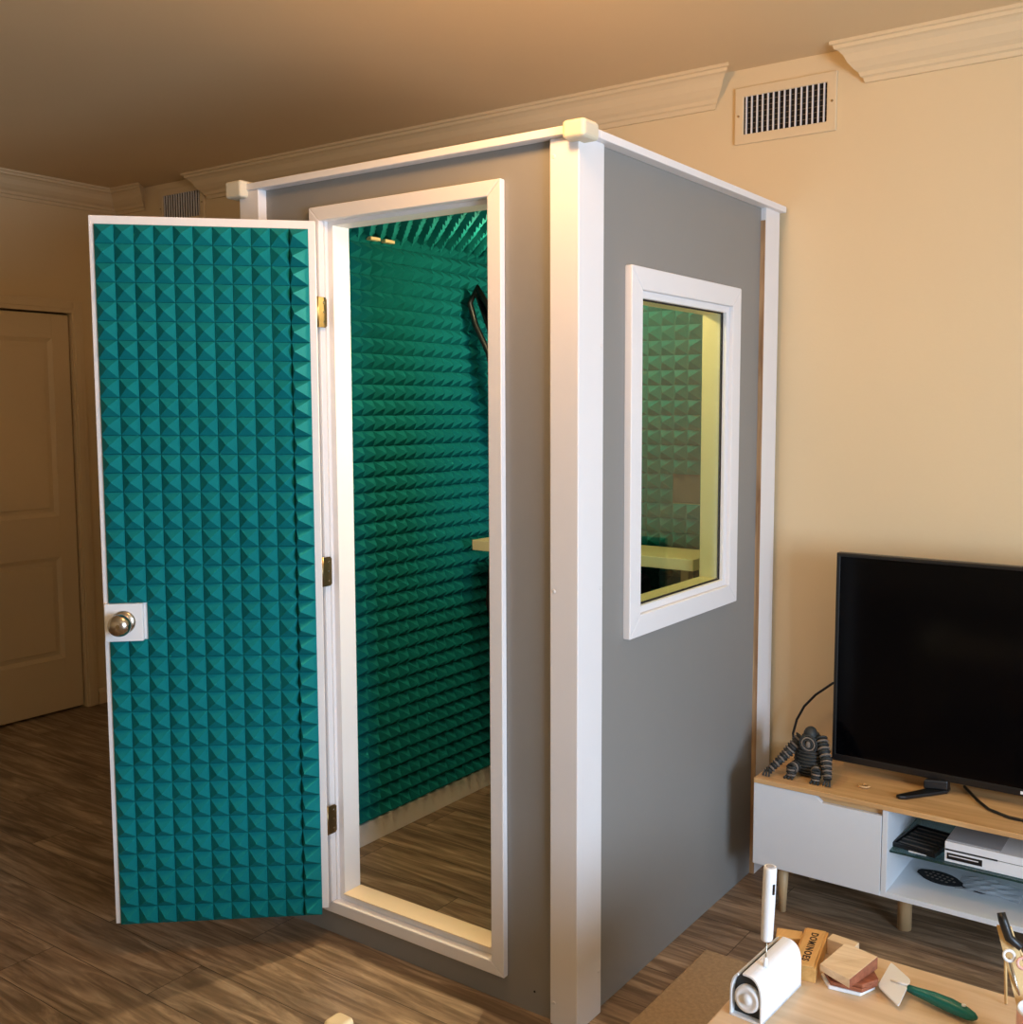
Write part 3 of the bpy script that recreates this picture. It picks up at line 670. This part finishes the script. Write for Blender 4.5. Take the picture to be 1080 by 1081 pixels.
# domino box with its lettering
t = thing('domino_box', (-.715, 2.0, ZB), 'small varnished wooden box lettered DOMINOES behind the white holder', 'box')
a_ = math.atan2(.034, .188)
DT = TR((-.738, 2.100, ZB), z=a_)      # local -Y runs towards the camera end
MB().box((-.025, -.160, 0), (.025, 0, .030), 'boxwood', DT).build('body', t, bevel=.001)
MB().box((-.020, -.160, .0302), (.020, -.004, .0335), 'boxwood', DT).build('sliding_lid', t, bevel=.0006)
cu = bpy.data.curves.new('letters', 'FONT'); cu.body = 'DOMINOES'; cu.size = .020; cu.offset = .0006; cu.align_x = 'CENTER'; cu.align_y = 'CENTER'; cu.extrude = .0003; cu.space_character = 1.25
to = bpy.data.objects.new('tmp', cu); COL.objects.link(to)
dg = bpy.context.evaluated_depsgraph_get(); dg.update(); tm = bpy.data.meshes.new_from_object(to.evaluated_get(dg))
bpy.data.objects.remove(to)
q = MB(); T_ = DT @ TR((0, -.082, .0338), z=-math.pi/2)
q.add([tuple(v.co) for v in tm.vertices], [tuple(p_.vertices) for p_ in tm.polygons], 'ink', False, T_)
lab(q.build('lettering', t), 'dark printed word DOMINOES')
tag(MB().box((-.032, -.018, 0), (.022, .018, .030), 'boxwood', TR((-.797+.02, 2.055, ZB), z=.3)).build('wood_block', bevel=.002), 'small plain wooden block behind the white holder, left of the lettered box', 'block')
tag(MB().box((-.030, -.014, 0), (.030, .014, .034), 'palewood', TR((-.675, 2.082, ZB), z=-.1)).build('wood_block', bevel=.002), 'pale wooden block between the lettered box and the coaster stack', 'block')

# coaster stack
hexa = [(.053*math.cos(math.radians(a)), .047*math.sin(math.radians(a))) for a in (0, 55, 125, 180, 235, 305)]
G = 'stack of wooden coasters on the coffee table'
tag(MB().prism(hexa, 2, 0, .007, 'whiteplastic', TR((-.632, 1.985, ZB), z=.15)).build('coaster', bevel=.001), 'white hexagonal coaster at the bottom of the small stack', 'coaster', G)
tag(MB().prism(hexa, 2, 0, .008, 'redwood', TR((-.628, 1.987, ZB+.0075), z=.12)).build('coaster', bevel=.001), 'red-brown hexagonal coaster directly on the white one', 'coaster', G)
tag(MB().prism([(x*.96, y*.96) for x, y in hexa], 2, 0, .008, 'redwood', TR((-.624, 1.990, ZB+.016), z=.05)).build('coaster', bevel=.001), 'red-brown coaster just under the pale wooden block', 'coaster', G)
TT = TR((-.630, 1.984, ZB+.0245), z=0)
top = [(-.040, -.030), (.024, -.062), (.040, .040), (-.020, .055)]
top = [(-.050, -.028), (.020, -.058), (.044, .044), (-.028, .060)]
q = MB(); q.add([(x, y, 0) for x, y in top]+[(x, y, .014 if k in (0,) else .018 if k == 1 else .026) for k, (x, y) in enumerate(top)], [(3,2,1,0),(0,1,5,4),(2,3,7,6),(3,0,4,7)], 'palewood', False, TT)
q.add([(x, y, 0) for x, y in top]+[(x, y, .014 if k in (0,) else .018 if k == 1 else .026) for k, (x, y) in enumerate(top)], [(1,2,6,5)], 'redwood', False, TT)
q.add([(x, y, 0) for x, y in top]+[(x, y, .014 if k in (0,) else .018 if k == 1 else .026) for k, (x, y) in enumerate(top)], [(4,5,6,7)], 'palewood', False, TT)
tag(q.build('wooden_wedge', bevel=.0012), 'pale wooden slab with a red-brown side, topmost on the coaster stack', 'block', G)

# spatula
t = thing('spatula', (-.5, 2.0, ZB), 'spatula with white square blade and dark teal handle on the coffee table', 'spatula')
q = MB(); bl = [(-.576, 2.085, .016), (-.522, 2.033, .020), (-.519, 1.938, .014), (-.575, 1.994, .010)]
import itertools
def rounded(pts, r, n=4):
    o_ = []; N = len(pts)
    for i in range(N):
        p0, p1, p2 = Vector(pts[i-1]), Vector(pts[i]), Vector(pts[(i+1) % N])
        a = p1+(p0-p1).normalized()*r; b = p1+(p2-p1).normalized()*r
        for k in range(n+1):
            s_ = k/n; o_.append((1-s_)**2*a+2*s_*(1-s_)*p1+s_*s_*b)
    return o_
rp = rounded([(x, y, ZB+z) for x, y, z in bl], .008)
n = len(rp); q.add([tuple(p_) for p_ in rp]+[tuple(p_-Vector((0, 0, .003))) for p_ in rp], [tuple(range(n)), tuple(range(2*n-1, n-1, -1))]+[(i, (i+1) % n, (i+1) % n+n, i+n) for i in range(n)], 'whiteplastic')
q.tube([(-.556, 2.015, ZB+.0165), (-.535, 2.012, ZB+.019), (-.512, 2.008, ZB+.018)], [.0015, .003, .004], 'whiteplastic'); lab(q.build('blade', t), 'white square silicone blade')
hp = [Vector(p_) for p_ in ((-.520, 2.009, ZB+.015), (-.505, 2.005, ZB+.015), (-.470, 1.998, ZB+.0165), (-.435, 1.990, ZB+.0165), (-.405, 1.983, ZB+.015), (-.392, 1.980, ZB+.0145), (-.386, 1.979, ZB+.0145))]
q = MB().tube(hp, [.007, .0085, .012, .0135, .0115, .008, .003], 'teal', 14); q.build('handle', t)
MB().lathe([(.004, 0), (.004, .003)], 'whiteplastic', 12, T=TR((-.412, 1.985, ZB+.0265))).build('hanging_hole', t)

# wooden stand of tools at the right edge
t = thing('tool_stand', (-.31, 2.05, ZB), 'small bamboo a-frame stand at the right edge of the coffee table', 'stand')
MB().tube([(-.356, 2.084, ZB+.002), (-.352, 2.02, .637)], .0028, 'gold').build('stick', t)
MB().tube([(-.26, 2.084, ZB+.002), (-.352, 2.02, .637)], .0028, 'gold').build('stick', t)
P1, P2 = Vector((-.352, 2.012, .641)), Vector((-.275, 1.955, ZB+.004)); dv = (P2-P1)
q = MB(); sd = Vector((.012, .004, 0)); th = Vector((0, -.004, 0))
q.add([P1-sd, P1+sd, P2+sd*1.5, P2-sd*1.5, P1-sd+th, P1+sd+th, P2+sd*1.5+th, P2-sd*1.5+th], [(0,1,2,3),(7,6,5,4),(0,4,5,1),(1,5,6,2),(2,6,7,3),(3,7,4,0)], 'gold'); q.build('plank', t)
t = thing('scissors', (-.34, 2.0, .63), 'black handled scissors with white rings leaning on the bamboo stand', 'scissors')
q = MB().tube([(-.357, 2.004, .668), (-.352, 2.0, .655), (-.340, 1.995, .628), (-.318, 1.992, .617)], [.0075, .0085, .0085, .007], 'black', 10); q.build('handle', t)
q = MB(); ring(q, (-.336, 1.978, .603), .009, .003, 'whiteplastic', (.3, -1, .4)); ring(q, (-.312, 1.975, .597), .009, .003, 'pink', (.3, -1, .4)); q.build('finger_ring', t)
q = MB().tube([(-.336, 1.978, .598), (-.305, 1.975, .50)], .003, 'metal'); q.build('blade', t)
t = thing('pink_mug', (-.272, 1.93, ZB), 'white and pink mug cut off by the right edge of the photo', 'mug')
MB().lathe([(.028, 0), (.034, .01), (.038, .05), (.038, .095), (.035, .095), (.033, .01), (.001, .006)], 'whiteplastic', 28, T=TR((-.272, 1.925, ZB)), caps=False).build('cup', t)
MB().lathe([(.0385, .060), (.039, .075), (.0385, .092)], 'pink', 28, T=TR((-.272, 1.925, ZB)), caps=False).build('glaze_band', t)

# pale chair whose post top pokes into the bottom of the frame
t = thing('wooden_chair', (-1.33, .95, 0), 'pale wooden chair, only its rounded back post top in view at the bottom edge', 'chair')
def rpoly(x0, x1, z0, z1, r):
    o_ = []
    for cx_, cz_, a0 in ((x1-r, z0+r, -90), (x1-r, z1-r, 0), (x0+r, z1-r, 90), (x0+r, z0+r, 180)):
        for k in range(5): a = math.radians(a0+22.5*k); o_.append((cx_+r*math.cos(a), cz_+r*math.sin(a)))
    return o_
CT = TR((-1.322, 1.262, 0), z=0)
for dx, dy, h_ in ((-.0, 0, .50), (-.0, -.42, .50), (.42, 0, .40), (.42, -.42, .40)):
    q = MB().prism(rpoly(dx-.022, dx+.022, dy-.022, dy+.022, .012), 2, (0), h_, 'pine', CT); q.build('leg', t, bevel=.008, seg=3)
MB().box((.024, -.44, .40), (.44, .02, .425), 'pine', CT).build('seat', t, bevel=.006)
MB().box((-.012, -.398, .44), (.012, -.022, .485), 'pine', CT).build('back_rail', t, bevel=.006)

for o in bpy.data.objects:
    if '_w' in o: del o['_w']
